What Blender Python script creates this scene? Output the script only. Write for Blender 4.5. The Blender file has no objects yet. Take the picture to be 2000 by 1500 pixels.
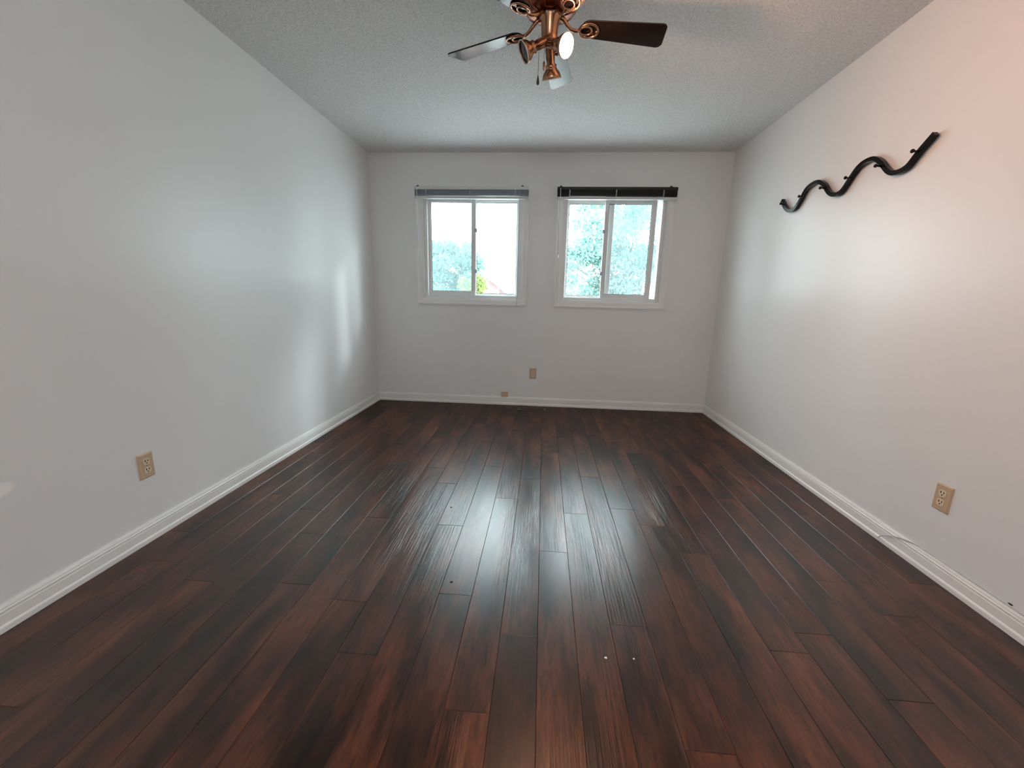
import bpy, bmesh, math, random
from mathutils import Vector, Matrix

random.seed(7)
SC = bpy.context.scene
COL = SC.collection

# ------------------------------------------------------------------ room measures (metres)
D, W, H = 4.1606, 3.4137, 2.44      # far wall, right wall, ceiling
YB = -0.9                           # wall behind the camera
WT = 0.14                           # wall thickness
CAMX, CAMZ = 1.7395, 1.1110

# ------------------------------------------------------------------ camera
cam_d = bpy.data.cameras.new('camera')
cam = bpy.data.objects.new('camera', cam_d)
COL.objects.link(cam)
cam_d.sensor_width = 36.0
cam_d.lens = 794.14 / 2000.0 * 36.0
cam_d.clip_start = 0.02
cam_d.clip_end = 300
def cam_axes(rx, rz, ry):
    yaw = Matrix.Rotation(rz, 3, 'Z')
    pit = Matrix.Rotation(rx, 3, 'X')
    rol = Matrix.Rotation(ry, 3, 'Y')
    return yaw @ pit @ rol
A = cam_axes(-0.2095, 0.0720, -0.0225)
m = Matrix.Identity(4)
for i in range(3):
    m[i][0] = A[i][0]
    m[i][1] = A[i][2]
    m[i][2] = -A[i][1]
m.translation = (CAMX, 0.0, CAMZ)
cam.matrix_world = m
SC.camera = cam

# ------------------------------------------------------------------ sky, exposure
SKY = 17.0
world = bpy.data.worlds.new('overcast_sky')
SC.world = world
world.use_nodes = True
bg = world.node_tree.nodes['Background']
bg.inputs['Color'].default_value = (0.80, 0.95, 1.0, 1)
bg.inputs['Strength'].default_value = SKY
SC.view_settings.view_transform = 'Standard'
SC.view_settings.look = 'None'
SC.view_settings.exposure = 0.0
SC.view_settings.gamma = 1.0
SC.view_settings.use_curve_mapping = False
SC.cycles.use_denoising = True
SC.cycles.diffuse_bounces = 6
SC.cycles.max_bounces = 14
SC.cycles.transparent_max_bounces = 16
# hazy sun breaking through the cloud, low to the right beyond the windows
sun_d = bpy.data.lights.new('hazy_sun', 'SUN')
sun_d.energy = 1.7
sun_d.angle = math.radians(7)
sun_d.color = (0.88, 0.97, 1.0)
sun = bpy.data.objects.new('hazy_sun', sun_d)
COL.objects.link(sun)
_az, _el = math.radians(58.4), math.radians(25)
sun.rotation_euler = Vector((-math.sin(_az) * math.cos(_el), -math.cos(_az) * math.cos(_el), -math.sin(_el))).to_track_quat('-Z', 'Y').to_euler()
BULB = 900.0
REAR_FILL = 84.0  # strength of the added fill light behind the camera

def portal(name, x0, x1, z0, z1, y):
    ld = bpy.data.lights.new(name, 'AREA')
    ld.shape = 'RECTANGLE'
    ld.size = x1 - x0
    ld.size_y = z1 - z0
    ld.cycles.is_portal = True
    o = bpy.data.objects.new(name, ld)
    COL.objects.link(o)
    o.location = ((x0 + x1) / 2, y, (z0 + z1) / 2)
    o.rotation_euler = (-math.pi / 2, 0, 0)     # faces into the room (-y)
portal('window_daylight', 0.515, 1.508, 1.086, 2.07, D + 0.155)
portal('window_daylight', 1.890, 2.868, 1.086, 2.07, D + 0.155)

# ------------------------------------------------------------------ materials
def mat(name):
    m = bpy.data.materials.new(name)
    m.use_nodes = True
    nt = m.node_tree
    return m, nt, nt.nodes['Principled BSDF']
def nd(nt, typ, **kw):
    n = nt.nodes.new(typ)
    for k, v in kw.items():
        setattr(n, k, v)
    return n
def setin(n, **kw):
    for k, v in kw.items():
        n.inputs[k.replace('_', ' ')].default_value = v
def ramp(nt, fac, stops):
    r = nd(nt, 'ShaderNodeValToRGB')
    e = r.color_ramp.elements
    while len(e) < len(stops):
        e.new(0.5)
    for el, (p, c) in zip(e, stops):
        el.position = p
        el.color = (c[0], c[1], c[2], 1)
    nt.links.new(fac, r.inputs['Fac'])
    return r.outputs['Color']
def noise(nt, vec, scale, detail=3.0, rough=0.55):
    n = nd(nt, 'ShaderNodeTexNoise')
    n.inputs['Scale'].default_value = scale
    n.inputs['Detail'].default_value = detail
    n.inputs['Roughness'].default_value = rough
    if vec is not None:
        nt.links.new(vec, n.inputs['Vector'])
    return n.outputs['Fac']
def mapping(nt, vec, scale=(1, 1, 1)):
    n = nd(nt, 'ShaderNodeMapping')
    n.inputs['Scale'].default_value = scale
    nt.links.new(vec, n.inputs['Vector'])
    return n.outputs['Vector']
def bump(nt, bsdf, height, strength, dist):
    b = nd(nt, 'ShaderNodeBump')
    b.inputs['Strength'].default_value = strength
    b.inputs['Distance'].default_value = dist
    nt.links.new(height, b.inputs['Height'])
    nt.links.new(b.outputs['Normal'], bsdf.inputs['Normal'])

def simple(name, col, rough=0.5, metal=0.0, spec=0.5, vary=0.06, scale=30.0, bumpy=0.0):
    m, nt, b = mat(name)
    tc = nd(nt, 'ShaderNodeTexCoord')
    f = noise(nt, tc.outputs['Object'], scale)
    lo = tuple(c * (1 - vary) for c in col)
    hi = tuple(min(1, c * (1 + vary)) for c in col)
    nt.links.new(ramp(nt, f, [(0.3, lo), (0.7, hi)]), b.inputs['Base Color'])
    b.inputs['Roughness'].default_value = rough
    b.inputs['Metallic'].default_value = metal
    b.inputs['Specular IOR Level'].default_value = spec
    if bumpy:
        bump(nt, b, f, bumpy, 0.002)
    return m

def wall_mat(name, patch=False):
    m, nt, b = mat(name)
    geo = nd(nt, 'ShaderNodeNewGeometry')
    P = geo.outputs['Position']
    big = noise(nt, P, 1.3, 2)
    base = ramp(nt, big, [(0.3, (0.77, 0.772, 0.768)), (0.7, (0.795, 0.797, 0.793))])
    rough = 0.36
    if patch:                                   # soft-edged whiter patch low on the wall, mixed into the base colour
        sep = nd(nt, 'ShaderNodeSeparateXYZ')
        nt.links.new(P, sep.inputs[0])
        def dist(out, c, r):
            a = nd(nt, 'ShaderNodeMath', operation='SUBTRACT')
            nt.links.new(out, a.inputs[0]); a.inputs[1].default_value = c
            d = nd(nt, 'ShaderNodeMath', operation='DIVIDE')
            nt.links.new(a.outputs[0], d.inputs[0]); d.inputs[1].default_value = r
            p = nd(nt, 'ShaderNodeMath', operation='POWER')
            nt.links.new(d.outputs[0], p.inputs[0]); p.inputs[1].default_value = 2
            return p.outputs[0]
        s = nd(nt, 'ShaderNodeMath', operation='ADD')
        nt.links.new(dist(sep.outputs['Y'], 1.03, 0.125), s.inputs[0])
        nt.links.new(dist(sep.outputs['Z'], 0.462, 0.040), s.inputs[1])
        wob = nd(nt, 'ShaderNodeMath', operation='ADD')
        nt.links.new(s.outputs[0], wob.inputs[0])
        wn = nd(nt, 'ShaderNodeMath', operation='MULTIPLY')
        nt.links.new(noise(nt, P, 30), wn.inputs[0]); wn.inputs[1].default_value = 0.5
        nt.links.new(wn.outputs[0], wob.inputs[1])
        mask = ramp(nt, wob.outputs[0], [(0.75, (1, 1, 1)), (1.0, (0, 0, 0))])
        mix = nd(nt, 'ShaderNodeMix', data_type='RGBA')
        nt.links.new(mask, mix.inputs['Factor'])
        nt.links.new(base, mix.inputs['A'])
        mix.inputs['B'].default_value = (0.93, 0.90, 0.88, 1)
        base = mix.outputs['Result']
    nt.links.new(base, b.inputs['Base Color'])
    b.inputs['Roughness'].default_value = rough
    b.inputs['Specular IOR Level'].default_value = 0.5
    bump(nt, b, noise(nt, P, 260, 2), 0.10, 0.001)
    return m

M_wall = wall_mat('wall_paint')
M_wall_left = wall_mat('wall_paint_pale_patch', True)

def ceiling_mat():
    m, nt, b = mat('stippled_ceiling')
    geo = nd(nt, 'ShaderNodeNewGeometry')
    P = geo.outputs['Position']
    f = noise(nt, P, 95, 3, 0.6)
    nt.links.new(ramp(nt, f, [(0.36, (0.66, 0.655, 0.65)), (0.56, (0.80, 0.795, 0.79))]), b.inputs['Base Color'])
    b.inputs['Roughness'].default_value = 0.9
    b.inputs['Specular IOR Level'].default_value = 0.1
    bump(nt, b, f, 0.7, 0.006)
    return m
M_ceil = ceiling_mat()
M_trim = simple('white_trim_paint', (0.80, 0.79, 0.78), 0.32, vary=0.02, scale=4)
M_vinyl = simple('white_vinyl', (0.74, 0.745, 0.74), 0.35, vary=0.02, scale=6)
M_rubber = simple('black_gasket', (0.02, 0.02, 0.022), 0.6)

def floor_mat():
    m, nt, b = mat('dark_laminate')
    geo = nd(nt, 'ShaderNodeNewGeometry')
    P = geo.outputs['Position']
    rnd = geo.outputs['Random Per Island']
    off = nd(nt, 'ShaderNodeCombineXYZ')
    mul = nd(nt, 'ShaderNodeMath', operation='MULTIPLY')
    nt.links.new(rnd, mul.inputs[0]); mul.inputs[1].default_value = 37.0
    for k in range(3):
        nt.links.new(mul.outputs[0], off.inputs[k])
    add = nd(nt, 'ShaderNodeVectorMath', operation='ADD')
    nt.links.new(P, add.inputs[0]); nt.links.new(off.outputs[0], add.inputs[1])
    V = add.outputs[0]
    blotch = noise(nt, mapping(nt, V, (9.0, 2.2, 1)), 1.0, 5, 0.6)
    fine = noise(nt, mapping(nt, V, (80, 11, 1)), 1.0, 5, 0.7)
    grain = noise(nt, mapping(nt, V, (130, 4, 1)), 1.0, 3, 0.6)
    c1 = ramp(nt, blotch, [(0.34, (0.004, 0.0007, 0.0003)), (0.46, (0.032, 0.0080, 0.0032)),
                           (0.58, (0.080, 0.0225, 0.0090)), (0.72, (0.135, 0.044, 0.019))])
    c2 = ramp(nt, fine, [(0.34, (0.12, 0.11, 0.11)), (0.48, (0.92, 0.92, 0.92)), (0.70, (1.45, 1.45, 1.45))])
    mx = nd(nt, 'ShaderNodeMix', data_type='RGBA', blend_type='MULTIPLY')
    mx.inputs['Factor'].default_value = 0.8
    nt.links.new(c1, mx.inputs['A']); nt.links.new(c2, mx.inputs['B'])
    tone = ramp(nt, rnd, [(0.0, (0.82, 0.82, 0.82)), (1.0, (1.12, 1.10, 1.08))])
    mx2 = nd(nt, 'ShaderNodeMix', data_type='RGBA', blend_type='MULTIPLY')
    mx2.inputs['Factor'].default_value = 1.0
    nt.links.new(mx.outputs['Result'], mx2.inputs['A']); nt.links.new(tone, mx2.inputs['B'])
    nt.nodes.remove(b)
    df = nd(nt, 'ShaderNodeBsdfDiffuse')
    nt.links.new(mx2.outputs['Result'], df.inputs['Color'])
    gl = nd(nt, 'ShaderNodeBsdfGlossy')
    rr = nd(nt, 'ShaderNodeMapRange')
    rr.inputs['To Min'].default_value = 0.276
    rr.inputs['To Max'].default_value = 0.290
    nt.links.new(blotch, rr.inputs['Value'])
    nt.links.new(rr.outputs[0], gl.inputs['Roughness'])
    lw = nd(nt, 'ShaderNodeLayerWeight')
    lw.inputs['Blend'].default_value = 0.5
    lim = nd(nt, 'ShaderNodeMapRange', interpolation_type='SMOOTHSTEP')   # satin wear layer: rises early, never becomes a mirror
    lim.inputs['From Min'].default_value = 0.14
    lim.inputs['From Max'].default_value = 0.46
    lim.inputs['To Min'].default_value = 0.040
    lim.inputs['To Max'].default_value = 0.125
    nt.links.new(lw.outputs['Facing'], lim.inputs['Value'])
    ms = nd(nt, 'ShaderNodeMixShader')
    nt.links.new(lim.outputs[0], ms.inputs[0])
    nt.links.new(df.outputs[0], ms.inputs[1])
    nt.links.new(gl.outputs[0], ms.inputs[2])
    nt.links.new(ms.outputs[0], nt.nodes['Material Output'].inputs['Surface'])
    # embossed grain, stronger in streaky patches
    patchy = noise(nt, mapping(nt, V, (6.0, 1.0, 1)), 1.0, 2)
    pm = nd(nt, 'ShaderNodeMapRange')
    pm.inputs['From Min'].default_value = 0.42
    pm.inputs['From Max'].default_value = 0.66
    nt.links.new(patchy, pm.inputs['Value'])
    hm = nd(nt, 'ShaderNodeMath', operation='MULTIPLY')
    nt.links.new(grain, hm.inputs[0]); nt.links.new(pm.outputs[0], hm.inputs[1])
    bp = nd(nt, 'ShaderNodeBump')
    bp.inputs['Strength'].default_value = 0.8
    bp.inputs['Distance'].default_value = 0.003
    nt.links.new(hm.outputs[0], bp.inputs['Height'])
    nt.links.new(bp.outputs['Normal'], gl.inputs['Normal'])
    nt.links.new(bp.outputs['Normal'], df.inputs['Normal'])
    return m
M_floor = floor_mat()
M_groove = simple('plank_groove', (0.012, 0.006, 0.005), 0.6)

def glass_mat(name, tint, refl=1.0):
    m = bpy.data.materials.new(name)
    m.use_nodes = True
    nt = m.node_tree
    nt.nodes.clear()
    out = nd(nt, 'ShaderNodeOutputMaterial')
    tr = nd(nt, 'ShaderNodeBsdfTransparent')
    tr.inputs['Color'].default_value = (*tint, 1)
    gl = nd(nt, 'ShaderNodeBsdfGlossy')
    gl.inputs['Roughness'].default_value = 0.02
    lw = nd(nt, 'ShaderNodeLayerWeight')        # thin pane: Schlick's reflectance, the same from both sides
    lw.inputs['Blend'].default_value = 0.5
    pw = nd(nt, 'ShaderNodeMath', operation='POWER')
    nt.links.new(lw.outputs['Facing'], pw.inputs[0])
    pw.inputs[1].default_value = 5.0
    fr = nd(nt, 'ShaderNodeMath', operation='MULTIPLY_ADD')
    nt.links.new(pw.outputs[0], fr.inputs[0])
    fr.inputs[1].default_value = 0.96
    fr.inputs[2].default_value = 0.03
    mx = nd(nt, 'ShaderNodeMixShader')
    nt.links.new(fr.outputs[0], mx.inputs[0])
    nt.links.new(tr.outputs[0], mx.inputs[1])
    nt.links.new(gl.outputs[0], mx.inputs[2])
    nt.links.new(mx.outputs[0], out.inputs['Surface'])
    return m
M_glass = glass_mat('window_glass', (0.97, 0.985, 0.98))

def screen_mat():
    m = bpy.data.materials.new('insect_screen_mesh')
    m.use_nodes = True
    nt = m.node_tree
    nt.nodes.clear()
    out = nd(nt, 'ShaderNodeOutputMaterial')
    tr = nd(nt, 'ShaderNodeBsdfTransparent')
    df = nd(nt, 'ShaderNodeBsdfTranslucent')
    df.inputs['Color'].default_value = (0.12, 0.155, 0.16, 1)
    mx = nd(nt, 'ShaderNodeMixShader')
    mx.inputs[0].default_value = 0.24
    nt.links.new(tr.outputs[0], mx.inputs[1])
    nt.links.new(df.outputs[0], mx.inputs[2])
    nt.links.new(mx.outputs[0], out.inputs['Surface'])
    return m
M_screen = screen_mat()

M_brass = simple('antique_copper', (0.43, 0.235, 0.14), 0.26, 1.0, vary=0.12, scale=25)
M_brass2 = simple('dark_copper', (0.24, 0.075, 0.04), 0.36, 1.0, vary=0.15, scale=20)
M_blade = simple('black_walnut_blade', (0.006, 0.0045, 0.004), 0.14, spec=0.42, vary=0.2, scale=12)
M_bulb_off = simple('unlit_bulb_face', (0.03, 0.018, 0.012), 0.12, vary=0.05)
M_rim = simple('clear_bulb_rim', (0.62, 0.55, 0.50), 0.15, vary=0.02)
M_chain = simple('chain_metal', (0.34, 0.27, 0.22), 0.35, 0.9)
M_knob = simple('dark_wood_pull', (0.018, 0.009, 0.007), 0.35)
M_rack = simple('black_lacquer', (0.004, 0.004, 0.005), 0.16, spec=0.22, vary=0.1)
M_beige = simple('beige_plastic', (0.55, 0.40, 0.27), 0.42, vary=0.04)
M_beige_l = simple('cream_plastic', (0.72, 0.60, 0.44), 0.38, vary=0.03)
M_slot = simple('slot_dark', (0.008, 0.005, 0.004), 0.9, spec=0.1)
M_screw = simple('screw_head', (0.42, 0.33, 0.24), 0.35, 0.7)
M_slat_l = simple('bloom_grey_slat_latch', (0.40, 0.45, 0.51), 0.45, vary=0.08, scale=8)  # dark slats, window bloom put into their colour; also colours the latches
M_slat_r = simple('black_slat', (0.010, 0.010, 0.011), 0.5, vary=0.08, scale=8)
M_rail = simple('pale_blind_rail', (0.62, 0.63, 0.63), 0.4, vary=0.03)
M_tape = simple('pale_ladder_cord', (0.55, 0.56, 0.57), 0.7)
M_wand = simple('clear_wand', (0.80, 0.81, 0.82), 0.2)
M_bracket = simple('black_bracket', (0.012, 0.012, 0.013), 0.5)
M_vent = simple('brown_vent_metal', (0.075, 0.055, 0.045), 0.38, 0.6)
M_cable = simple('grey_cable', (0.50, 0.51, 0.53), 0.5)
M_chipw = simple('white_paint_chip', (0.75, 0.70, 0.66), 0.7)
M_chipd = simple('dark_grit', (0.012, 0.012, 0.015), 0.8)

def emit_mat(name, col, strength):
    m = bpy.data.materials.new(name)
    m.use_nodes = True
    nt = m.node_tree
    nt.nodes.clear()
    out = nd(nt, 'ShaderNodeOutputMaterial')
    e = nd(nt, 'ShaderNodeEmission')
    e.inputs['Color'].default_value = (*col, 1)
    e.inputs['Strength'].default_value = strength
    nt.links.new(e.outputs[0], out.inputs['Surface'])
    return m
M_lit = emit_mat('lit_bulb_face', (1.0, 0.50, 0.29), BULB)

M_fill = emit_mat('fill_light_glow', (0.90, 0.96, 1.0), REAR_FILL)

def leaf_mat(name, lo, hi):
    m = bpy.data.materials.new(name)
    m.use_nodes = True
    nt = m.node_tree
    nt.nodes.clear()
    out = nd(nt, 'ShaderNodeOutputMaterial')
    geo = nd(nt, 'ShaderNodeNewGeometry')
    col = ramp(nt, geo.outputs['Random Per Island'], [(0.0, lo), (1.0, hi)])
    df = nd(nt, 'ShaderNodeBsdfDiffuse')
    tl = nd(nt, 'ShaderNodeBsdfTranslucent')
    nt.links.new(col, df.inputs['Color'])
    nt.links.new(col, tl.inputs['Color'])
    mx = nd(nt, 'ShaderNodeMixShader')
    mx.inputs[0].default_value = 0.5
    nt.links.new(df.outputs[0], mx.inputs[1])
    nt.links.new(tl.outputs[0], mx.inputs[2])
    nt.links.new(mx.outputs[0], out.inputs['Surface'])
    return m
M_leaf_a = leaf_mat('blue_green_leaf', (0.135, 0.25, 0.225), (0.22, 0.35, 0.315))
M_leaf_b = leaf_mat('yellow_green_leaf', (0.15, 0.22, 0.07), (0.25, 0.29, 0.11))
M_bark = simple('grey_bark', (0.055, 0.05, 0.045), 0.9, vary=0.3, scale=10, bumpy=0.5)
M_bounce_ground = simple('bounce_ground', (0.50, 0.48, 0.465), 0.95, vary=0.12, scale=2)
M_siding = simple('white_siding', (0.40, 0.40, 0.40), 0.7, vary=0.02)
M_brick = simple('pale_red_brick', (0.20, 0.105, 0.10), 0.85, vary=0.12, scale=3)
M_shingle = simple('grey_shingles', (0.10, 0.10, 0.105), 0.9, vary=0.2, scale=4)
M_darkglass = simple('house_window_glass', (0.10, 0.13, 0.15), 0.1)

# ------------------------------------------------------------------ mesh helpers
def box(bm, x0, x1, y0, y1, z0, z1, mi=0):
    v = [bm.verts.new(p) for p in ((x0, y0, z0), (x1, y0, z0), (x1, y1, z0), (x0, y1, z0),
                                   (x0, y0, z1), (x1, y0, z1), (x1, y1, z1), (x0, y1, z1))]
    fs = []
    for a in ((0, 3, 2, 1), (4, 5, 6, 7), (0, 1, 5, 4), (1, 2, 6, 5), (2, 3, 7, 6), (3, 0, 4, 7)):
        f = bm.faces.new([v[i] for i in a])
        f.material_index = mi
        fs.append(f)
    return v
def frame_of(d):
    d = Vector(d).normalized()
    up = Vector((0, 0, 1)) if abs(d.z) < 0.95 else Vector((1, 0, 0))
    a = d.cross(up).normalized()
    b = d.cross(a).normalized()
    return a, b, d
def lathe(bm, prof, origin=(0, 0, 0), axis=(0, 0, 1), n=32, mi=0, caps=True):
    a, b, d = frame_of(axis)
    o = Vector(origin)
    rings = []
    for r, t in prof:
        rings.append([bm.verts.new(o + d * t + (a * math.cos(2 * math.pi * k / n) + b * math.sin(2 * math.pi * k / n)) * max(r, 1e-5))
                      for k in range(n)])
    for r0, r1 in zip(rings, rings[1:]):
        for k in range(n):
            f = bm.faces.new((r0[k], r0[(k + 1) % n], r1[(k + 1) % n], r1[k]))
            f.material_index = mi
            f.smooth = True
    if caps:
        for r, rev in ((rings[0], True), (rings[-1], False)):
            f = bm.faces.new(list(reversed(r)) if rev else r)
            f.material_index = mi
def tube(bm, pts, r, n=8, mi=0, closed=False):
    pts = [Vector(p) for p in pts]
    rings = []
    L = len(pts)
    prev = None
    for i, p in enumerate(pts):
        if closed:
            t = pts[(i + 1) % L] - pts[i - 1]
        else:
            t = pts[min(i + 1, L - 1)] - pts[max(i - 1, 0)]
        t.normalize()
        if prev is None:
            a, b, _ = frame_of(t)
        else:
            a = (prev - t * prev.dot(t)).normalized()
            b = t.cross(a)
        prev = a
        rr = r[i] if isinstance(r, (list, tuple)) else r
        rings.append([bm.verts.new(p + (a * math.cos(2 * math.pi * k / n) + b * math.sin(2 * math.pi * k / n)) * rr) for k in range(n)])
    pairs = list(zip(rings, rings[1:]))
    if closed:
        pairs.append((rings[-1], rings[0]))
    for r0, r1 in pairs:
        for k in range(n):
            f = bm.faces.new((r0[k], r0[(k + 1) % n], r1[(k + 1) % n], r1[k]))
            f.smooth = True
            f.material_index = mi
    if not closed:
        bm.faces.new(list(reversed(rings[0]))).material_index = mi
        bm.faces.new(rings[-1]).material_index = mi
def prism(bm, poly, y0, y1, conv, mi=0):
    """poly: 2-D outline, swept between y0 and y1; conv(p2, t) gives the 3-D point"""
    a = [bm.verts.new(conv(p, y0)) for p in poly]
    b = [bm.verts.new(conv(p, y1)) for p in poly]
    n = len(poly)
    for k in range(n):
        bm.faces.new((a[k], a[(k + 1) % n], b[(k + 1) % n], b[k])).material_index = mi
    bm.faces.new(list(reversed(a))).material_index = mi
    bm.faces.new(b).material_index = mi

def obj(name, bm, mats, parent=None, bevel=0.0, seg=2, loc=None):
    bmesh.ops.recalc_face_normals(bm, faces=bm.faces)
    me = bpy.data.meshes.new(name)
    bm.to_mesh(me)
    bm.free()
    for mm in (mats if isinstance(mats, (list, tuple)) else [mats]):
        me.materials.append(mm)
    o = bpy.data.objects.new(name, me)
    COL.objects.link(o)
    if parent is not None:
        o.parent = parent
    if loc is not None:
        o.location = loc
    if bevel:
        b = o.modifiers.new('bevel', 'BEVEL')
        b.width = bevel
        b.segments = seg
        b.limit_method = 'ANGLE'
        b.angle_limit = math.radians(40)
    return o
def thing(name, label, cat, loc=(0, 0, 0), group=None):
    o = bpy.data.objects.new(name, None)
    COL.objects.link(o)
    o.location = loc
    o.empty_display_size = 0.1
    o['label'] = label
    o['category'] = cat
    if group:
        o['group'] = group
    return o
def tag(o, label, cat, group=None, kind=None):
    o['label'] = label
    o['category'] = cat
    if group:
        o['group'] = group
    if kind:
        o['kind'] = kind
    return o
def struct(o, label, cat):
    o['kind'] = 'structure'
    o['label'] = label
    o['category'] = cat
    return o
BM = bmesh.new

# ------------------------------------------------------------------ room shell
OPEN = [(0.515, 1.508, 1.086, 2.072), (1.890, 2.868, 1.088, 2.072)]
bm = BM()
xs = [-WT, OPEN[0][0], OPEN[0][1], OPEN[1][0], OPEN[1][1], W + WT]
box(bm, xs[0], xs[1], D, D + WT, -0.1, H + 0.1)
box(bm, xs[2], xs[3], D, D + WT, -0.1, H + 0.1)
box(bm, xs[4], xs[5], D, D + WT, -0.1, H + 0.1)
for (a, b_, c, d_) in OPEN:
    box(bm, a, b_, D, D + WT, -0.1, c)
    box(bm, a, b_, D, D + WT, d_, H + 0.1)
struct(obj('wall_far', bm, M_wall), 'off white end wall with two windows', 'wall')
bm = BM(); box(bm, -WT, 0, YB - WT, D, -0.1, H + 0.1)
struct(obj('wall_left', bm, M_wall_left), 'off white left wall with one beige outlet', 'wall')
bm = BM(); box(bm, W, W + WT, YB - WT, D, -0.1, H + 0.1)
struct(obj('wall_right', bm, M_wall), 'off white right wall with a wavy black rack', 'wall')
bm = BM(); box(bm, 0, W, YB - WT, YB, -0.1, H + 0.1)
struct(obj('wall_back', bm, M_wall), 'off white wall behind the viewer', 'wall')
bm = BM(); box(bm, 0, W, YB, D, H, H + 0.1)
struct(obj('ceiling', bm, M_ceil), 'white stippled ceiling', 'ceiling')

# floor: planks with small V grooves, joints where the photo shows them
PW, PX0, PL = 0.12625, 1.382, 1.2125
joint = {-1: 1.80, 0: 1.33, 1: 2.105, 2: 1.163, 3: 1.639, 4: 1.983, 5: 1.242, 6: 2.06, -2: 2.253, -5: 2.535, 14: 2.11}
bm = BM()
box(bm, 0, W, YB, D, -0.1, -0.0028, 1)
k0 = math.floor((0 - PX0) / PW) - 1
for k in range(k0, 20):
    xa, xb = max(PX0 + k * PW, 0.0), min(PX0 + (k + 1) * PW, W)
    if xb - xa < 0.004:
        continue
    j = joint.get(k, random.uniform(0, PL))
    y = j - math.ceil((j - YB) / PL) * PL
    while y < D:
        ya, yb = max(y, YB), min(y + PL, D)
        y += PL
        if yb - ya < 0.004:
            continue
        g, c = 0.0003, 0.0013
        lo = [(xa + g, ya + g), (xb - g, ya + g), (xb - g, yb - g), (xa + g, yb - g)]
        hi = [(xa + c, ya + c), (xb - c, ya + c), (xb - c, yb - c), (xa + c, yb - c)]
        L = [bm.verts.new((p[0], p[1], -0.0026)) for p in lo]
        M_ = [bm.verts.new((p[0], p[1], -0.0010)) for p in lo]
        T = [bm.verts.new((p[0], p[1], 0.0)) for p in hi]
        bm.faces.new(T)
        for q in range(4):
            r_ = (q + 1) % 4
            bm.faces.new((M_[q], M_[r_], T[r_], T[q]))
            bm.faces.new((L[q], L[r_], M_[r_], M_[q]))
struct(obj('floor', bm, [M_floor, M_groove]), 'dark reddish brown laminate plank floor', 'floor')

# baseboards
BT, BH = 0.0186, 0.0864
PROF = [(0, 0.0006), (BT, 0.0006), (BT, 0.017), (BT - 0.0015, 0.021), (BT - 0.0055, 0.0245), (BT - 0.0055, 0.0585), (BT - 0.0095, 0.0600), (BT - 0.0095, 0.0625),
        (BT - 0.0060, 0.0650), (BT - 0.0060, 0.0700), (BT - 0.0085, 0.0735), (BT - 0.0090, 0.0780), (0.0075, 0.0830), (0.0060, BH), (0, BH)]
def baseboard(name, conv_a, conv_b, label):
    bm = BM()
    a = [bm.verts.new(conv_a(p)) for p in PROF]
    b_ = [bm.verts.new(conv_b(p)) for p in PROF]
    n = len(PROF)
    for k in range(n):
        bm.faces.new((a[k], a[(k + 1) % n], b_[(k + 1) % n], b_[k]))
    bm.faces.new(list(reversed(a))); bm.faces.new(b_)
    struct(obj(name, bm, M_trim), label, 'baseboard')
baseboard('baseboard_left', lambda p: (p[0], YB + p[0], p[1]), lambda p: (p[0], D - p[0], p[1]), 'white moulded baseboard along the left wall')
baseboard('baseboard_right', lambda p: (W - p[0], YB + p[0], p[1]), lambda p: (W - p[0], D - p[0], p[1]), 'white moulded baseboard along the right wall')
baseboard('baseboard_far', lambda p: (p[0], D - p[0], p[1]), lambda p: (W - p[0], D - p[0], p[1]), 'white moulded baseboard under the windows')
baseboard('baseboard_back', lambda p: (p[0], YB + p[0], p[1]), lambda p: (W - p[0], YB + p[0], p[1]), 'white moulded baseboard behind the viewer')

# ------------------------------------------------------------------ windows
def rect_frame(bm, x0, x1, z0, z1, wl, wr, wb, wt, y0, y1, mi=0):
    box(bm, x0, x0 + wl, y0, y1, z0, z1, mi)
    box(bm, x1 - wr, x1, y0, y1, z0, z1, mi)
    box(bm, x0 + wl, x1 - wr, y0, y1, z0, z0 + wb, mi)
    box(bm, x0 + wl, x1 - wr, y0, y1, z1 - wt, z1, mi)

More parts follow.
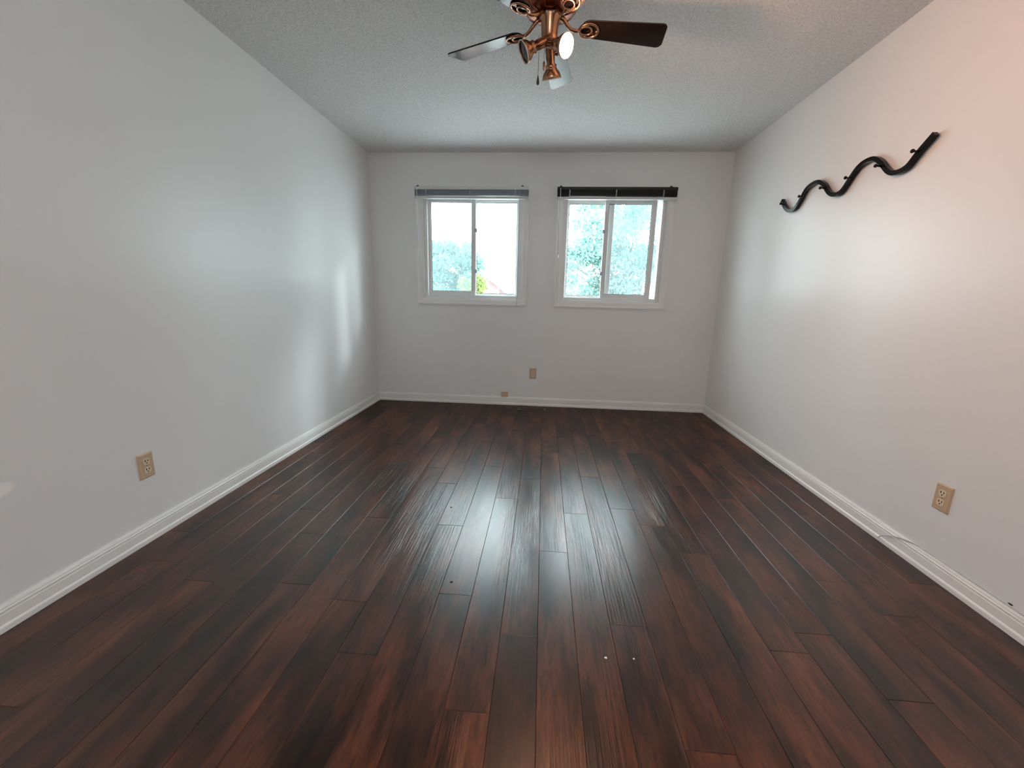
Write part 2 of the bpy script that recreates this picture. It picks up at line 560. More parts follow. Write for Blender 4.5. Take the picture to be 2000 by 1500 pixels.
def window(name, label, casing, opening, inner, outer, screen, latch_side):
    cx0, cx1, cz0, cz1 = casing
    ox0, ox1, oz0, oz1 = opening
    w = thing(name, label, 'window', ((ox0 + ox1) / 2, D, oz0))
    w['kind'] = 'structure'
    L = Vector(w.location)
    def put(nm, bm, mats, par=w, bevel=0.0):
        bmesh.ops.translate(bm, verts=bm.verts, vec=-L)
        return obj(nm, bm, mats, par, bevel)
    # casing: mitred moulding, outer lip thicker than the inner one
    bm = BM()
    prof = [(0.0, 0.0), (0.0, 0.017), (0.012, 0.017), (0.020, 0.013), (0.050, 0.011), (0.056, 0.007), (0.063, 0.006), (0.063, 0.0)]
    cw = 0.063
    corners = [(cx0, cz0, 1, 1), (cx1, cz0, -1, 1), (cx1, cz1, -1, -1), (cx0, cz1, 1, -1)]
    rings = []
    for (x, z, sx, sz) in corners:
        rings.append([bm.verts.new((x + sx * u, D - t, z + sz * u)) for (u, t) in prof])
    n = len(prof)
    for q in range(4):
        r0, r1 = rings[q], rings[(q + 1) % 4]
        for k in range(n):
            bm.faces.new((r0[k], r0[(k + 1) % n], r1[(k + 1) % n], r1[k]))
    put('casing', bm, M_trim)
    # vinyl main frame with two tracks
    bm = BM()
    rect_frame(bm, ox0, ox1, oz0, oz1, 0.012, 0.012, 0.012, 0.012, D + 0.002, D + WT)          # jamb liner
    rect_frame(bm, ox0 + 0.012, ox1 - 0.012, oz0 + 0.012, oz1 - 0.012, 0.034, 0.034, 0.026, 0.026, D + 0.020, D + 0.040)   # front lip
    rect_frame(bm, ox0 + 0.012, ox1 - 0.012, oz0 + 0.012, oz1 - 0.012, 0.018, 0.018, 0.014, 0.014, D + 0.040, D + WT)      # sill and jambs of the track
    rect_frame(bm, ox0 + 0.030, ox1 - 0.030, oz0 + 0.026, oz1 - 0.026, 0.008, 0.008, 0.008, 0.008, D + 0.069, D + 0.073)   # rib between the tracks
    rect_frame(bm, ox0 + 0.030, ox1 - 0.030, oz0 + 0.026, oz1 - 0.026, 0.014, 0.014, 0.010, 0.010, D + 0.104, D + 0.110)   # outer stop
    put('window_frame', bm, M_vinyl, bevel=0.002)
    def sash(nm, x0, x1, y0, y1, wl, wr, wb, wt):
        z0, z1 = oz0 + 0.036, oz1 - 0.034
        bm = BM()
        rect_frame(bm, x0, x1, z0, z1, wl, wr, wb, wt, y0, y1)
        s = put(nm, bm, M_vinyl, bevel=0.003)
        bm = BM()
        rect_frame(bm, x0 + wl, x1 - wr, z0 + wb, z1 - wt, 0.004, 0.004, 0.004, 0.004, y0 + 0.006, y1 - 0.006)
        put('gasket', bm, M_rubber, s)
        bm = BM()
        box(bm, x0 + wl + 0.002, x1 - wr - 0.002, (y0 + y1) / 2 - 0.002, (y0 + y1) / 2 + 0.002, z0 + wb + 0.002, z1 - wt - 0.002)
        put('pane', bm, M_glass, s)
        return s
    s_in = sash('inner_sash', *inner[:2], D + 0.043, D + 0.066, *inner[2:])
    sash('outer_sash', *outer[:2], D + 0.076, D + 0.100, *outer[2:])
    for z in (1.752, 1.362):
        bm = BM()
        x = inner[1] if latch_side > 0 else inner[0]
        box(bm, x - 0.012 if latch_side > 0 else x - 0.014, x + 0.014 if latch_side > 0 else x + 0.012, D + 0.034, D + 0.044, z - 0.018, z + 0.018)
        lathe(bm, [(0.009, 0), (0.011, 0.004), (0.007, 0.010), (0.002, 0.012)], (x + latch_side * 0.006, D + 0.036, z), (0, -1, 0), 14)
        lo = put('latch', bm, M_slat_l, s_in, bevel=0.002)
        lo['label'] = 'small grey latch'
    bm = BM()
    sx0, sx1 = screen
    rect_frame(bm, sx0, sx1, oz0 + 0.030, oz1 - 0.030, 0.014, 0.014, 0.014, 0.014, D + 0.118, D + 0.126)
    scf = put('screen_frame', bm, M_vinyl)
    bm = BM()
    box(bm, sx0 + 0.012, sx1 - 0.012, D + 0.1215, D + 0.1225, oz0 + 0.042, oz1 - 0.042)
    put('insect_screen', bm, M_screen, scf)
    return w

window('window_1', 'white sliding window in the left half of the far wall, closed', (0.452, 1.568, 1.028, 2.135), OPEN[0],
       (0.560, 1.045, 0.034, 0.042, 0.040, 0.026), (1.000, 1.470, 0.045, 0.024, 0.022, 0.022), (0.545, 1.030), 1)
window('window_2', 'white sliding window in the right half of the far wall, slid slightly open', (1.829, 2.927, 1.028, 2.135), OPEN[1],
       (2.292, 2.778, 0.036, 0.046, 0.040, 0.034), (1.932, 2.385, 0.022, 0.052, 0.024, 0.028), (2.350, 2.838), -1)

# ------------------------------------------------------------------ blinds
def blind(name, label, x0, x1, slat, cord):
    b = thing(name, label, 'window blind', ((x0 + x1) / 2, D - 0.017, 2.02))
    L = Vector(b.location)
    def put(nm, bm, mats, par=b, bevel=0.0):
        bmesh.ops.translate(bm, verts=bm.verts, vec=-L)
        return obj(nm, bm, mats, par, bevel)
    yb = D - 0.018
    bm = BM()                                   # open U-shaped head rail
    box(bm, x0, x1, yb - 0.030, yb - 0.028, 2.108, 2.132)
    box(bm, x0, x1, yb - 0.002, yb, 2.108, 2.132)
    box(bm, x0, x1, yb - 0.028, yb - 0.002, 2.106, 2.109)
    put('headrail', bm, M_rail if cord else slat, bevel=0.0008)
    bm = BM()
    nsl = 14
    for i in range(nsl):
        z = 2.052 + i * (2.104 - 2.052) / (nsl - 1)
        t = random.uniform(-0.0012, 0.0012)
        pts = [(-0.0125, 0.0), (-0.006, 0.0014), (0, 0.0019), (0.006, 0.0014), (0.0125, 0.0)]
        poly = [(yb - 0.015 + p[0] + t, z + p[1] + 0.0007) for p in pts] + [(yb - 0.015 + p[0] + t, z + p[1] - 0.0009) for p in reversed(pts)]
        e = random.uniform(-0.002, 0.002)
        prism(bm, poly, x0 + 0.001 + e, x1 - 0.001 + e, lambda p, tt: (tt, p[0], p[1]))
    put('slat_stack', bm, slat)
    bm = BM()
    box(bm, x0, x1, yb - 0.028, yb - 0.003, 2.024, 2.046)
    put('bottom_rail', bm, M_rail, bevel=0.004)
    w = x1 - x0
    for f in (0.105, 0.495, 0.885):
        xx = x0 + f * w
        bm = BM()
        box(bm, xx - 0.004, xx + 0.004, yb - 0.0325, yb - 0.0290, 2.048, 2.106)
        for i in range(3):
            tube(bm, [(xx - 0.006 + i * 0.005, yb - 0.034, 2.050 + i * 0.004), (xx + 0.004 - i * 0.003, yb - 0.036, 2.075), (xx - 0.003 + i * 0.004, yb - 0.034, 2.100)], 0.0013, 6)
        put('ladder_cord', bm, M_tape)
    for f in (0.03, 0.945):
        bm = BM()
        xx = x0 + f * w
        box(bm, xx - 0.012, xx + 0.012, yb - 0.032, yb + 0.0005, 2.1325, 2.137)
        box(bm, xx - 0.007, xx + 0.007, yb - 0.018, yb + 0.0005, 2.137, 2.145)
        put('mounting_bracket', bm, M_bracket, bevel=0.001)
    bm = BM()
    xx = x0 + 0.030
    tube(bm, [(xx, yb - 0.035, 2.118), (xx + 0.001, yb - 0.037, 2.08), (xx, yb - 0.036, 1.52)], 0.0030, 8)
    lathe(bm, [(0.003, 0), (0.005, 0.004), (0.005, 0.03), (0.003, 0.034)], (xx, yb - 0.036, 1.487), (0, 0, 1), 8)
    put('tilt_wand', bm, M_wand)
    if cord:
        bm = BM()
        for dx in (0.0, 0.007):
            tube(bm, [(x1 - 0.085 + dx, yb - 0.034, 2.11), (x1 - 0.087 + dx * .6, yb - 0.036, 1.6), (x1 - 0.090 + dx * .2, yb - 0.026, 1.065)], 0.0012, 6)
        lathe(bm, [(0.002, 0), (0.006, 0.006), (0.004, 0.026), (0.0015, 0.03)], (x1 - 0.0895, yb - 0.026, 1.040), (0, 0, 1), 10)
        put('lift_cord', bm, M_tape)
    return b
blind('window_blind', 'raised dark mini blind, painted blue grey for bloom, bunched above the left window', 0.458, 1.560, M_slat_l, True)
blind('window_blind', 'raised black mini blind bunched above the right window', 1.828, 2.928, M_slat_r, False)

# ------------------------------------------------------------------ ceiling fan
FX, FY, FZ = 1.722, 1.9327, 2.200          # drawing origin of the parts below
FS = 1.0826                                # drawn for a 0.985 m sweep, the fan is a 42 inch one
fan = thing('ceiling_fan', 'copper ceiling fan with five dark blades and three spotlights, one lit', 'ceiling fan', (1.7206, 2.0923, H))
FL = Vector(fan.location)
FC = Vector((1.7206, 2.0923, 2.290))
def fput(nm, bm, mats, par=fan, bevel=0.0):
    for v in bm.verts:
        v.co = FC + (v.co - Vector((FX, FY, FZ))) * FS - FL
    return obj(nm, bm, mats, par, bevel)
bm = BM()
lathe(bm, [(0.030, 2.236), (0.070, 2.238), (0.092, 2.246), (0.110, 2.262), (0.116, 2.282), (0.116, 2.300), (0.112, 2.304), (0.114, 2.308), (0.108, 2.316), (0.090, 2.322)],
      (FX, FY, 0), (0, 0, 1), 48)
for k in range(10):                             # cooling slots' ribs on the underside
    a = k * 2 * math.pi / 10
    c, s = math.cos(a), math.sin(a)
    tube(bm, [(FX + c * 0.060, FY + s * 0.060, 2.2365), (FX + c * 0.088, FY + s * 0.088, 2.2435), (FX + c * 0.107, FY + s * 0.107, 2.260)], 0.003, 6)
fput('motor_housing', bm, M_brass2)
bm = BM()
lathe(bm, [(0.080, 2.322), (0.082, 2.326), (0.084, 2.334), (0.085, 2.3383)], (FX, FY, 0), (0, 0, 1), 40)
fput('canopy', bm, M_brass)
bm = BM()
lathe(bm, [(0.012, 2.128), (0.026, 2.130), (0.033, 2.138), (0.034, 2.150), (0.032, 2.154), (0.033, 2.158), (0.036, 2.212), (0.042, 2.222), (0.044, 2.232), (0.040, 2.2365)],
      (FX, FY, 0), (0, 0, 1), 36)
sw = fput('switch_housing', bm, M_brass)
for a in (-1.9, -1.25, -0.3, 1.4, 2.6):
    bm = BM()
    lathe(bm, [(0.0042, 0), (0.0042, 0.003), (0.002, 0.0045)], (FX + 0.041 * math.cos(a), FY + 0.041 * math.sin(a), 2.226), (math.cos(a), math.sin(a), -0.2), 12)
    fput('screw', bm, M_rim, sw)

PH, RHO, PITCH = 0.178, 0.492, math.radians(11)
def blade_mesh():
    out = []
    r0, r1 = 0.128, RHO
    w0, w1 = 0.042, 0.058
    # root rounded, tip with rounded corners, slightly slanted
    for k in range(9):
        a = math.pi / 2 + math.pi * k / 8
        out.append((r0 + 0.030 + math.cos(a) * 0.030, math.sin(a) * w0))
    c = 0.022
    for k in range(6):
        a = -math.pi / 2 + (math.pi / 2) * k / 5
        out.append((r1 - 0.010 - c + math.cos(a) * c, -w1 + c + math.sin(a) * c))
    for k in range(6):
        a = (math.pi / 2) * k / 5
        out.append((r1 + 0.004 - c + math.cos(a) * c, w1 - c + math.sin(a) * c))
    return out
OUT = blade_mesh()
def ellipse(cx, cy, a, b, z, n=28):
    return [(cx + a * math.cos(2 * math.pi * k / n), cy + b * math.sin(2 * math.pi * k / n), z) for k in range(n)]
for k in range(5):
    ang = PH + k * 2 * math.pi / 5
    R = Matrix.Translation((FX, FY, FZ)) @ Matrix.Rotation(ang, 4, 'Z')
    RP = R @ Matrix.Rotation(-PITCH, 4, 'X')
    bm = BM()
    prism(bm, OUT, -0.003, 0.003, lambda p, t: RP @ Vector((p[0], p[1], t)))
    bl = fput('blade', bm, M_blade, bevel=0.0015)
    bm = BM()
    # curved arm from the motor's flywheel down to the blade, and scrolled oval plate under it
    tube(bm, [R @ Vector(p) for p in ((0.040, 0, 0.034), (0.058, 0.004, 0.028), (0.074, 0.008, 0.012), (0.090, 0.008, -0.002), (0.108, 0.004, -0.008), (0.126, 0, -0.008))],
         [0.009, 0.0085, 0.008, 0.0075, 0.007, 0.007], 10)
    tube(bm, [RP @ Vector(p) for p in ellipse(0.162, 0, 0.040, 0.033, -0.0065)], 0.0045, 8, closed=True)
    tube(bm, [RP @ Vector(p) for p in ellipse(0.150, 0, 0.025, 0.020, -0.0070)], 0.0040, 8, closed=True)
    for sx, sy in ((0.197, 0), (0.152, 0.030), (0.152, -0.030)):
        lathe(bm, [(0.006, 0), (0.006, 0.003), (0.003, 0.005)], RP @ Vector((sx, sy, -0.006)), RP.to_3x3() @ Vector((0, 0, -1)), 10)
    fput('blade_iron', bm, M_brass, bl)

def lamp_head(disc, d, lit, ln=0.112, r=0.0415):
    d = Vector(d).normalized()
    o = Vector(disc) - d * ln
    bm = BM()
    lathe(bm, [(0.006, -0.014), (0.015, -0.010), (0.0175, 0.0), (0.0175, 0.060), (0.0225, 0.062), (0.0240, 0.066), (0.0240, 0.072), (0.0225, 0.075), (0.0255, 0.079), (0.0330, 0.088), (0.0385, 0.098), (r, 0.110), (r - 0.002, 0.112), (r - 0.004, 0.108)],
          o, d, 36, caps=False)
    for k in range(12):                         # fluting on the socket
        a_, b_, _ = frame_of(d)
        v = (a_ * math.cos(k * math.pi / 6) + b_ * math.sin(k * math.pi / 6)) * 0.0175
        tube(bm, [o + v + d * 0.004, o + v + d * 0.046], 0.0016, 5)
    h = fput('lamp_head', bm, M_brass)
    bm = BM()
    rr = r - 0.0045
    if lit:
        lathe(bm, [(rr, 0.106), (rr * 0.97, 0.113), (rr * 0.85, 0.119), (rr * 0.6, 0.1245), (rr * 0.3, 0.127), (0.0005, 0.1277)], o, d, 32, caps=False)
        bo = fput('bulb', bm, M_lit, h)
        bo['label'] = 'glowing warm bulb face'
    else:
        lathe(bm, [(rr, 0.106), (rr * 0.7, 0.107), (rr * 0.3, 0.108), (0.0005, 0.1083)], o, d, 32, caps=False)
        fput('bulb', bm, M_bulb_off, h)
    bm = BM()
    a_, b_, _ = frame_of(d)
    tube(bm, [o + d * 0.1115 + (a_ * math.cos(q * math.pi / 18) + b_ * math.sin(q * math.pi / 18)) * (r - 0.001) for q in range(36)], 0.0022, 8, closed=True)
    fput('bulb_rim', bm, M_rim, h)
    # knuckle joining it to the switch housing
    bm = BM()
    tube(bm, [o - d * 0.010, (o - d * 0.016 + Vector((FX, FY, 2.140))) / 2 + Vector((0, 0, -0.004)), (FX, FY, 2.136)], 0.007, 10)
    fput('knuckle', bm, M_brass2, h)
lamp_head((1.790, 1.850, 2.084), (0.735, -0.55, -0.40), True)
lamp_head((1.620, 1.880, 2.080), (-0.85, -0.22, -0.48), False)
lamp_head((1.738, 1.992, 2.034), (0.12, 0.42, -0.90), False)

def pull(x, y, z0, z1, knob_prof, km, kn):
    bm = BM()
    n = max(6, int((z0 - z1) / 0.0042))
    tube(bm, [(x, y, z0), (x, y, z1)], 0.0010, 6)
    for i in range(n):
        z = z0 - (z0 - z1) * i / (n - 1)
        lathe(bm, [(0.0004, -0.0015), (0.0015, -0.0007), (0.0015, 0.0007), (0.0004, 0.0015)], (x, y, z), (0, 0, 1), 6)
    ch = fput('pull_chain', bm, M_chain)
    bm = BM()
    lathe(bm, knob_prof, (x, y, z1), (0, 0, -1), 16)
    fput('pull_knob', bm, km, ch)
pull(1.681, 1.905, 2.150, 2.006, [(0.001, -0.004), (0.002, 0), (0.004, 0.010), (0.0062, 0.022), (0.0058, 0.028), (0.002, 0.033)], M_knob, 0)
pull(1.704, 1.890, 2.138, 2.052, [(0.002, 0), (0.0045, 0.004), (0.0045, 0.026), (0.003, 0.032), (0.001, 0.034)], M_brass, 0)

# ------------------------------------------------------------------ wavy coat rack on the right wall
RK = [(3.219, 1.826), (3.171, 1.771), (3.108, 1.734), (3.040, 1.737), (2.985, 1.790), (2.940, 1.838), (2.846, 1.851), (2.776, 1.817), (2.722, 1.762), (2.664, 1.733),
      (2.606, 1.738), (2.553, 1.793), (2.494, 1.842), (2.412, 1.848), (2.354, 1.815), (2.296, 1.757), (2.246, 1.734), (2.183, 1.742), (2.137, 1.788), (2.070, 1.842)]
def catmull(P, n=8):
    out = []
    for i in range(len(P) - 1):
        p0, p1, p2, p3 = P[max(i - 1, 0)], P[i], P[i + 1], P[min(i + 2, len(P) - 1)]
        for k in range(n):
            t = k / n
            out.append(tuple(0.5 * (2 * p1[j] + (p2[j] - p0[j]) * t + (2 * p0[j] - 5 * p1[j] + 4 * p2[j] - p3[j]) * t * t + (3 * p1[j] - p0[j] - 3 * p2[j] + p3[j]) * t ** 3) for j in (0, 1)))
    out.append(P[-1])
    return out
rack = thing('coat_rack', 'black lacquered wavy coat rack with six pegs, mounted on the right wall', 'coat rack', (W, 2.64, 1.79))
RL = Vector(rack.location)
def rput(nm, bm, mats, bevel=0.0, par=rack):
    bmesh.ops.translate(bm, verts=bm.verts, vec=-RL)
    return obj(nm, bm, mats, par, bevel)
cp = catmull(RK)
for _ in range(6):                              # ease the hand-measured points into a smooth wave
    cp = [cp[0]] + [tuple((cp[i - 1][j] + 2 * cp[i][j] + cp[i + 1][j]) / 4 for j in (0, 1)) for i in range(1, len(cp) - 1)] + [cp[-1]]
bm = BM()
th, xw, xo = 0.0115, W - 0.006, W - 0.028
rows = []
for i, p in enumerate(cp):
    a, b_ = Vector(cp[max(i - 1, 0)]), Vector(cp[min(i + 1, len(cp) - 1)])
    t = (b_ - a).normalized()
    nrm = Vector((-t.y, t.x)) * th
    q = Vector(p)
    rows.append([bm.verts.new((x, (q + nrm * s).x, (q + nrm * s).y)) for x, s in ((xw, 1), (xo, 1), (xo, -1), (xw, -1))])
for r0, r1 in zip(rows, rows[1:]):
    for k in range(4):
        f = bm.faces.new((r0[k], r0[(k + 1) % 4], r1[(k + 1) % 4], r1[k]))
bm.faces.new(list(reversed(rows[0]))); bm.faces.new(rows[-1])
rput('wave_rail', bm, M_rack, bevel=0.002)
def z_at(y):
    best = min(cp, key=lambda p: abs(p[0] - y))
    return best[1]
for k in range(6):
    y = 3.165 - 0.2075 * k
    z = z_at(y) if k else 1.785
    z = 1.789
    bm = BM()
    lathe(bm, [(0.0050, 0), (0.0045, 0.018), (0.0055, 0.021), (0.0085, 0.025), (0.0090, 0.029), (0.0070, 0.033), (0.002, 0.035)], (W - 0.027, y, z), (-1, 0, 0.10), 16)
    rput('peg', bm, M_rack)
for y in (3.04, 2.41, 2.246):
    bm = BM()
    lathe(bm, [(0.007, 0), (0.007, 0.007)], (W, y, z_at(y)), (-1, 0, 0), 14)
    rput('wall_spacer', bm, M_rack)

# ------------------------------------------------------------------ outlets
def outlet(label, loc, rz):
    o = thing('wall_outlet', label, 'wall outlet', loc, 'beige duplex outlets')
    o.rotation_euler = (0, 0, rz)               # local: x along the wall, -y into the room
    bm = BM()
    w, h, t = 0.0355, 0.0565, 0.0065
    prof = [(-w, -h, 0.0), (w, -h, 0.0), (w, h, 0.0), (-w, h, 0.0)]
    a = [bm.verts.new((x, 0, z)) for x, z, _ in prof]
    b_ = [bm.verts.new((x * 0.97, -t * 0.55, z * 0.98)) for x, z, _ in prof]
    c = [bm.verts.new((x * 0.86, -t, z * 0.92)) for x, z, _ in prof]
    for p, q in ((a, b_), (b_, c)):
        for k in range(4):
            bm.faces.new((p[k], p[(k + 1) % 4], q[(k + 1) % 4], q[k]))
    bm.faces.new(a); bm.faces.new(c)
    obj('cover_plate', bm, M_beige, o)
    for s in (1, -1):
        bm = BM()
        cz = s * 0.0195
        pts = []
        for k in range(24):
            an = 2 * math.pi * k / 24
            pts.append((max(-0.0150, min(0.0150, 0.0175 * math.cos(an))), cz + max(-0.0140, min(0.0140, 0.0165 * math.sin(an)))))
        prism(bm, pts, -t + 0.0005, -t - 0.0022, lambda p, tt: (p[0], tt, p[1]))
        rc = obj('receptacle', bm, M_beige_l, o)
        rc['label'] = 'paler receptacle face'
        for nm, x, z, hw, hh in (('slot', -0.0062, 0.004, 0.0017, 0.0046), ('slot', 0.0062, 0.004, 0.0017, 0.0040), ('ground_hole', 0.0, -0.0068, 0.0028, 0.0028)):
            bm = BM()
            if nm == 'slot':
                box(bm, x - hw, x + hw, -t - 0.0026, -t - 0.0020, cz + z - hh, cz + z + hh)
            else:
                lathe(bm, [(hw, 0), (hw, 0.0005)], (x, -t - 0.0021, cz + z), (0, -1, 0), 14)
            obj(nm, bm, M_slot, rc)
    bm = BM()
    lathe(bm, [(0.0034, 0), (0.0032, 0.0010), (0.002, 0.0016)], (0, -t + 0.0002, 0), (0, -1, 0), 14)
    obj('screw', bm, M_screw, o)
    return o
outlet('beige duplex outlet low on the left wall', (0.0, 1.566, 0.344), math.pi / 2)
outlet('beige duplex outlet on the far wall below the gap between the windows', (1.655, D, 0.343), 0.0)
outlet('beige duplex outlet low on the right wall above the loose cable', (W, 1.677, 0.341), -math.pi / 2)

# ------------------------------------------------------------------ phone jack on the far baseboard
jack = thing('phone_jack', 'small beige surface box resting on the far baseboard', 'wall jack', (1.366, D, 0.108))
bm = BM()
box(bm, -0.034, 0.034, -0.022, 0, -0.0205, 0.034)
obj('box_body', bm, M_beige_l, jack, bevel=0.004)
bm = BM()
box(bm, -0.036, 0.036, -0.0255, -0.0215, -0.0205, 0.036)
obj('box_cover', bm, M_beige, jack, bevel=0.003)
bm = BM()
box(bm, -0.007, 0.007, -0.020, -0.004, -0.0216, -0.0204)
obj('socket', bm, M_slot, jack)

# ------------------------------------------------------------------ floor register
vent = thing('floor_vent', 'dark brown slotted floor register below the far wall', 'floor vent', (1.657, 3.993, 0.0))
bm = BM()
rect_frame_z = [(-0.140, 0.140, -0.050, -0.036), (-0.140, 0.140, 0.036, 0.050), (-0.140, -0.124, -0.036, 0.036), (0.124, 0.140, -0.036, 0.036)]
for x0, x1, y0, y1 in rect_frame_z:
    box(bm, x0, x1, y0, y1, 0.0003, 0.0045)
obj('vent_frame', bm, M_vent, vent, bevel=0.0015)
bm = BM()
for i in range(24):
    x = -0.118 + i * 0.236 / 23
    box(bm, x - 0.0022, x + 0.0022, -0.036, 0.036, 0.0008, 0.0036)
box(bm, -0.124, 0.124, -0.002, 0.002, 0.0008, 0.0040)
obj('louvers', bm, M_vent, vent)
bm = BM()
box(bm, -0.124, 0.124, -0.036, 0.036, 0.0001, 0.0006)
obj('duct_opening', bm, M_slot, vent)

# ------------------------------------------------------------------ loose cable on the right baseboard
CB = [(W - 0.0245, 1.892, 0.026), (W - 0.0230, 1.875, 0.042), (W - 0.0200, 1.842, 0.061), (W - 0.0150, 1.795, 0.079), (W - 0.0085, 1.745, 0.0885), (W - 0.0045, 1.700, 0.0887),
      (W - 0.0036, 1.55, 0.0886), (W - 0.0036, 1.2, 0.0886), (W - 0.0036, 0.7, 0.0886), (W - 0.0036, 0.1, 0.0886)]
def smooth3(P, n=6):
    out = []
    for i in range(len(P) - 1):
        p0, p1, p2, p3 = (Vector(P[max(i - 1, 0)]), Vector(P[i]), Vector(P[i + 1]), Vector(P[min(i + 2, len(P) - 1)]))
        for k in range(n):
            t = k / n
            out.append(0.5 * (2 * p1 + (p2 - p0) * t + (2 * p0 - 5 * p1 + 4 * p2 - p3) * t * t + (3 * p1 - p0 - 3 * p2 + p3) * t ** 3))
    out.append(Vector(P[-1]))
    return out
cab = thing('cable', 'thin grey cable lying along the top of the right baseboard, its end hanging over', 'cable', CB[0])
CL = Vector(cab.location)
bm = BM()
tube(bm, [p - CL for p in smooth3(CB)], 0.0022, 8)
obj('cord', bm, M_cable, cab)
bm = BM()
lathe(bm, [(0.0024, 0), (0.0034, 0.001), (0.0034, 0.010), (0.0015, 0.013)], (0, 0, 0), (-0.05, 0.70, -0.70), 10)
e = obj('cable_end', bm, M_wand, cab)

# ------------------------------------------------------------------ crumbs on the floor
def crumb(name, label, x, y, s, m_, cat, group):
    bm = BM()
    bmesh.ops.create_icosphere(bm, subdivisions=2, radius=1.0)
    for v in bm.verts:
        f = 1 + random.uniform(-0.25, 0.25)
        v.co = Vector((v.co.x * s * 1.3 * f, v.co.y * s * f, max(v.co.z, -0.6) * s * 0.35))
    lo = min(v.co.z for v in bm.verts)
    for v in bm.verts:
        v.co.z -= lo
    tag(obj(name, bm, m_, loc=(x, y, 0.0)), label, cat, group)
crumb('paint_chip', 'white paint chip on the floor, the left of the two', 1.978, 1.102, 0.0036, M_chipw, 'crumb', 'white chips on the floor')
crumb('paint_chip', 'white paint chip on the floor, the right of the two', 2.066, 1.107, 0.0028, M_chipw, 'crumb', 'white chips on the floor')
crumb('grit', 'dark speck on the floor in the window reflection, the farther one', 1.284, 1.973, 0.0042, M_chipd, 'speck', 'dark specks on the floor')
crumb('grit', 'dark speck on the floor in the window reflection, the nearer one', 1.416, 1.396, 0.0042, M_chipd, 'speck', 'dark specks on the floor')
bm = BM()
bmesh.ops.create_icosphere(bm, subdivisions=2, radius=1.0)
for v in bm.verts:
    f = 1 + random.uniform(-0.3, 0.3)
    v.co = Vector((max(min(v.co.x, 0.4), -1) * 0.0012, v.co.y * 0.008 * f, v.co.z * 0.0035 * f))
tag(obj('wall_scuff', bm, M_chipd, loc=(W, 1.369, 0.0955)), 'small dark chip in the right wall just above the baseboard', 'scuff')

# ------------------------------------------------------------------ unseen fill light added behind the camera, shaped as a flush dome
cl = thing('added_fill_light', 'unseen round fill light added under the ceiling near the rear wall', 'added fill light', (1.70, -0.45, H))
bm = BM()
lathe(bm, [(0.02, -0.002), (0.165, -0.002), (0.170, -0.012), (0.165, -0.026), (0.155, -0.028)], (0, 0, 0), (0, 0, 1), 40)
obj('fill_ring', bm, M_trim, cl)
bm = BM()
lathe(bm, [(0.153, -0.027), (0.148, -0.050), (0.125, -0.078), (0.080, -0.098), (0.030, -0.106), (0.0005, -0.107)], (0, 0, 0), (0, 0, 1), 40, caps=False)
obj('fill_dome', bm, M_fill, cl)

# ------------------------------------------------------------------ outdoors
GZ = -3.2
bm = BM()
box(bm, -60, 60, D + WT + 0.3, 110, GZ - 0.3, GZ)
g = obj('ground', bm, M_bounce_ground)  # unseen ground, made pale to bounce light onto the ceiling
g['kind'] = 'structure'; g['label'] = 'unseen ground outside the windows, made pale to bounce light'; g['category'] = 'ground'

def tree(name, label, base, trunk_top, blobs, n_leaf, leaf, m_leaf, seed, group=None):
    rng = random.Random(seed)
    t = thing(name, label, 'tree', (base[0], base[1], GZ), group)
    TL = Vector(t.location)
    bm = BM()
    b0, tt = Vector((base[0], base[1], GZ - 0.05)), Vector(trunk_top)
    pts = [b0.lerp(tt, k / 5) + Vector((rng.uniform(-.08, .08), rng.uniform(-.08, .08), 0)) * (0 < k < 5) for k in range(6)]
    tube(bm, [p - TL for p in pts], [0.16 - 0.018 * k for k in range(6)], 10)
    obj('trunk', bm, M_bark, t)
    bm = BM()
    for (c, r) in blobs:
        c = Vector(c)
        s = b0.lerp(tt, rng.uniform(0.6, 1.0))
        mid = s.lerp(c, 0.5) + Vector((rng.uniform(-.2, .2), rng.uniform(-.2, .2), 0.15))
        tube(bm, [s - TL, mid - TL, c - TL], [0.014, 0.010, 0.006], 6)
    obj('branches', bm, M_bark, t)
    bm = BM()
    tot = sum(r[0] * r[1] * r[2] for _, r in blobs)
    for (c, r) in blobs:
        for _ in range(int(n_leaf * r[0] * r[1] * r[2] / tot)):
            while True:
                q = Vector((rng.uniform(-1, 1), rng.uniform(-1, 1), rng.uniform(-1, 1)))
                if q.length < 1:
                    break
            q = q * (0.55 + 0.45 * rng.random())
            p = Vector(c) + Vector((q.x * r[0], q.y * r[1], q.z * r[2])) - TL
            n = Vector((rng.gauss(0, 1), rng.gauss(0, 1), rng.gauss(0.4, 1))).normalized()
            a, b_, _ = frame_of(n)
            th_ = rng.uniform(0, 6.28)
            u = a * math.cos(th_) + b_ * math.sin(th_)
            w_ = n.cross(u)
            s = leaf * rng.uniform(0.7, 1.3)
            vs = [bm.verts.new(p + u * s), bm.verts.new(p + w_ * s * 0.5 + n * s * 0.12), bm.verts.new(p - u * s), bm.verts.new(p - w_ * s * 0.5 + n * s * 0.12)]
            bm.faces.new(vs)
    me_o = obj('foliage', bm, m_leaf, t)
    return t
def spread(center, rad, n, r, seed):
    rng = random.Random(seed)
    out = []
    for _ in range(n):
        while True:
            q = Vector((rng.uniform(-1, 1), rng.uniform(-1, 1), rng.uniform(-1, 1)))
            if 0.25 < q.length < 1:
                break
        s = r * rng.uniform(0.7, 1.25)
        out.append(((center[0] + q.x * rad[0], center[1] + q.y * rad[1], center[2] + q.z * rad[2]), (s * 1.15, s * 1.15, s * 0.85)))
    return out
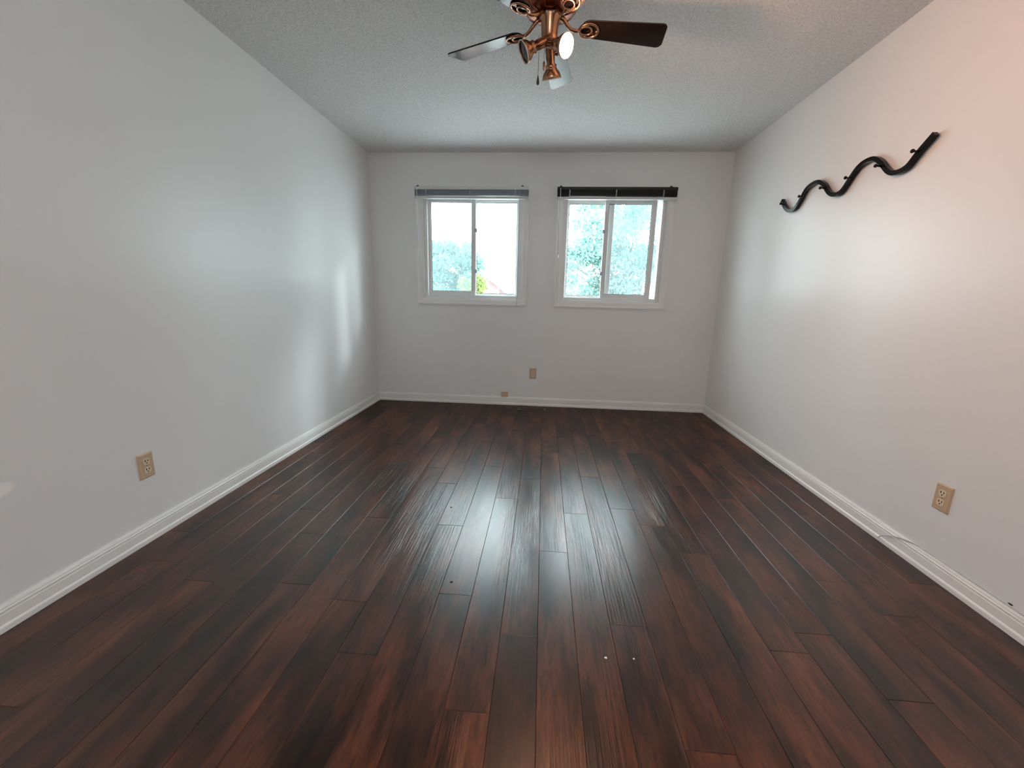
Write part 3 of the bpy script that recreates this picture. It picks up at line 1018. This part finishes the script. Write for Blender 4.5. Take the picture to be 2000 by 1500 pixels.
# big tree filling the right window, its crown broken by gaps of sky
tree('maple_tree', 'leafy blue green tree filling the right window', (4.0, 12.5), (3.9, 12.2, 1.6), spread((4.0, 12.2, 2.75), (2.3, 1.2, 1.9), 62, 0.50, 3), 17000, 0.062, M_leaf_a, 11)
tree('maple_tree', 'yellow green leafy tree high behind the right window', (5.6, 17.0), (5.4, 16.6, 3.0), spread((4.9, 16.5, 5.2), (1.6, 1.2, 1.0), 12, 0.55, 5), 3500, 0.09, M_leaf_b, 12)
# unseen trees added farther right so their crowns shade the sky from the left wall
tree('maple_tree', 'unseen broad tree added to shade the sky, to the right of the right window, beyond the yellow green one', (10.6, 16.5), (10.6, 16.5, 2.0), spread((10.6, 16.5, 4.2), (2.1, 1.6, 3.0), 34, 0.9, 21), 6000, 0.20, M_leaf_a, 22)
tree('maple_tree', 'unseen broad tree added to shade the sky far to the right, close to the line of the house wall', (12.0, 6.8), (12.0, 6.8, 2.0), spread((12.0, 6.8, 4.2), (1.6, 1.5, 3.0), 30, 0.9, 23), 6000, 0.20, M_leaf_a, 24)
tree('maple_tree', 'unseen broad tree added to shade the sky, to the left of the rounded tree, beyond the left window', (-7.2, 15.0), (-7.2, 15.0, 2.0), spread((-7.2, 15.0, 4.2), (1.7, 1.6, 3.0), 34, 0.9, 31), 3000, 0.20, M_leaf_a, 32)  # unseen pair added on the left to dim the right wall
tree('maple_tree', 'unseen broad tree added to shade the sky far to the left, close to the line of the house wall', (-9.0, 7.6), (-9.0, 7.6, 2.0), spread((-9.0, 7.6, 4.2), (1.6, 1.5, 3.0), 30, 0.9, 33), 2200, 0.20, M_leaf_a, 34)
# the round tree in the left window and the small yellow-green one beside it
tree('maple_tree', 'rounded blue green tree behind the left pane of the left window', (-1.7, 16.5), (-1.7, 16.2, 1.2), spread((-1.85, 16.0, 2.05), (1.25, 0.9, 1.25), 30, 0.45, 8), 11000, 0.075, M_leaf_a, 13)
tree('birch_tree', 'small yellow green tree low behind the right pane of the left window', (-0.75, 14.0), (-0.70, 13.8, 0.9), spread((-0.50, 13.7, 1.50), (0.55, 0.4, 0.62), 13, 0.22, 9), 1700, 0.065, M_leaf_b, 14)

def house(name, label, x0, x1, y0, y1, eave, ridge, m_wall, pole=None):
    h = thing(name, label, 'house', ((x0 + x1) / 2, (y0 + y1) / 2, GZ))
    HL = Vector(h.location)
    def put(nm, bm, mm, par=h):
        bmesh.ops.translate(bm, verts=bm.verts, vec=-HL)
        return obj(nm, bm, mm, par)
    bm = BM()
    box(bm, x0, x1, y0, y1, GZ - 0.05, eave)
    prism(bm, [(x0, eave), (x1, eave), ((x0 + x1) / 2, ridge)], y0, y1, lambda p, t: (p[0], t, p[1]))
    put('walls', bm, m_wall)
    bm = BM()
    xm = (x0 + x1) / 2
    for sx, xe in ((-1, x0), (1, x1)):
        sl = (ridge - eave) / abs(xm - xe)
        xo_ = xe + sx * 0.35
        zo = eave - 0.35 * sl
        prism(bm, [(xo_, zo + 0.02), (xm, ridge + 0.02), (xm, ridge + 0.16), (xo_, zo + 0.16)], y0 - 0.3, y1 + 0.3, lambda p, t: (p[0], t, p[1]))
    put('roof', bm, M_shingle)
    for fx in (0.28, 0.72):
        bm = BM()
        xc = x0 + fx * (x1 - x0)
        box(bm, xc - 0.5, xc + 0.5, y0 - 0.06, y0 + 0.02, eave - 1.9, eave - 0.6)
        wf = put('window', bm, M_siding)
        bm = BM()
        box(bm, xc - 0.42, xc + 0.42, y0 - 0.08, y0 - 0.05, eave - 1.82, eave - 0.68)
        put('pane', bm, M_darkglass, wf)
    return h
house('house', 'pale red brick house with a gabled roof low in the left window', -4.6, -0.9, 30, 37, 1.25, 2.7, M_brick)
house('house', 'white sided house low behind the tree in the right window', 1.2, 5.6, 26, 34, 1.75, 3.1, M_siding)
bm = BM()
lathe(bm, [(0.05, GZ - 0.05), (0.045, 1.0), (0.035, 3.2), (0.05, 3.22), (0.03, 3.3)], (-0.92, 24.0, 0), (0, 0, 1), 12)
tag(obj('street_pole', bm, M_siding), 'slim white pole beside the brick house', 'pole')
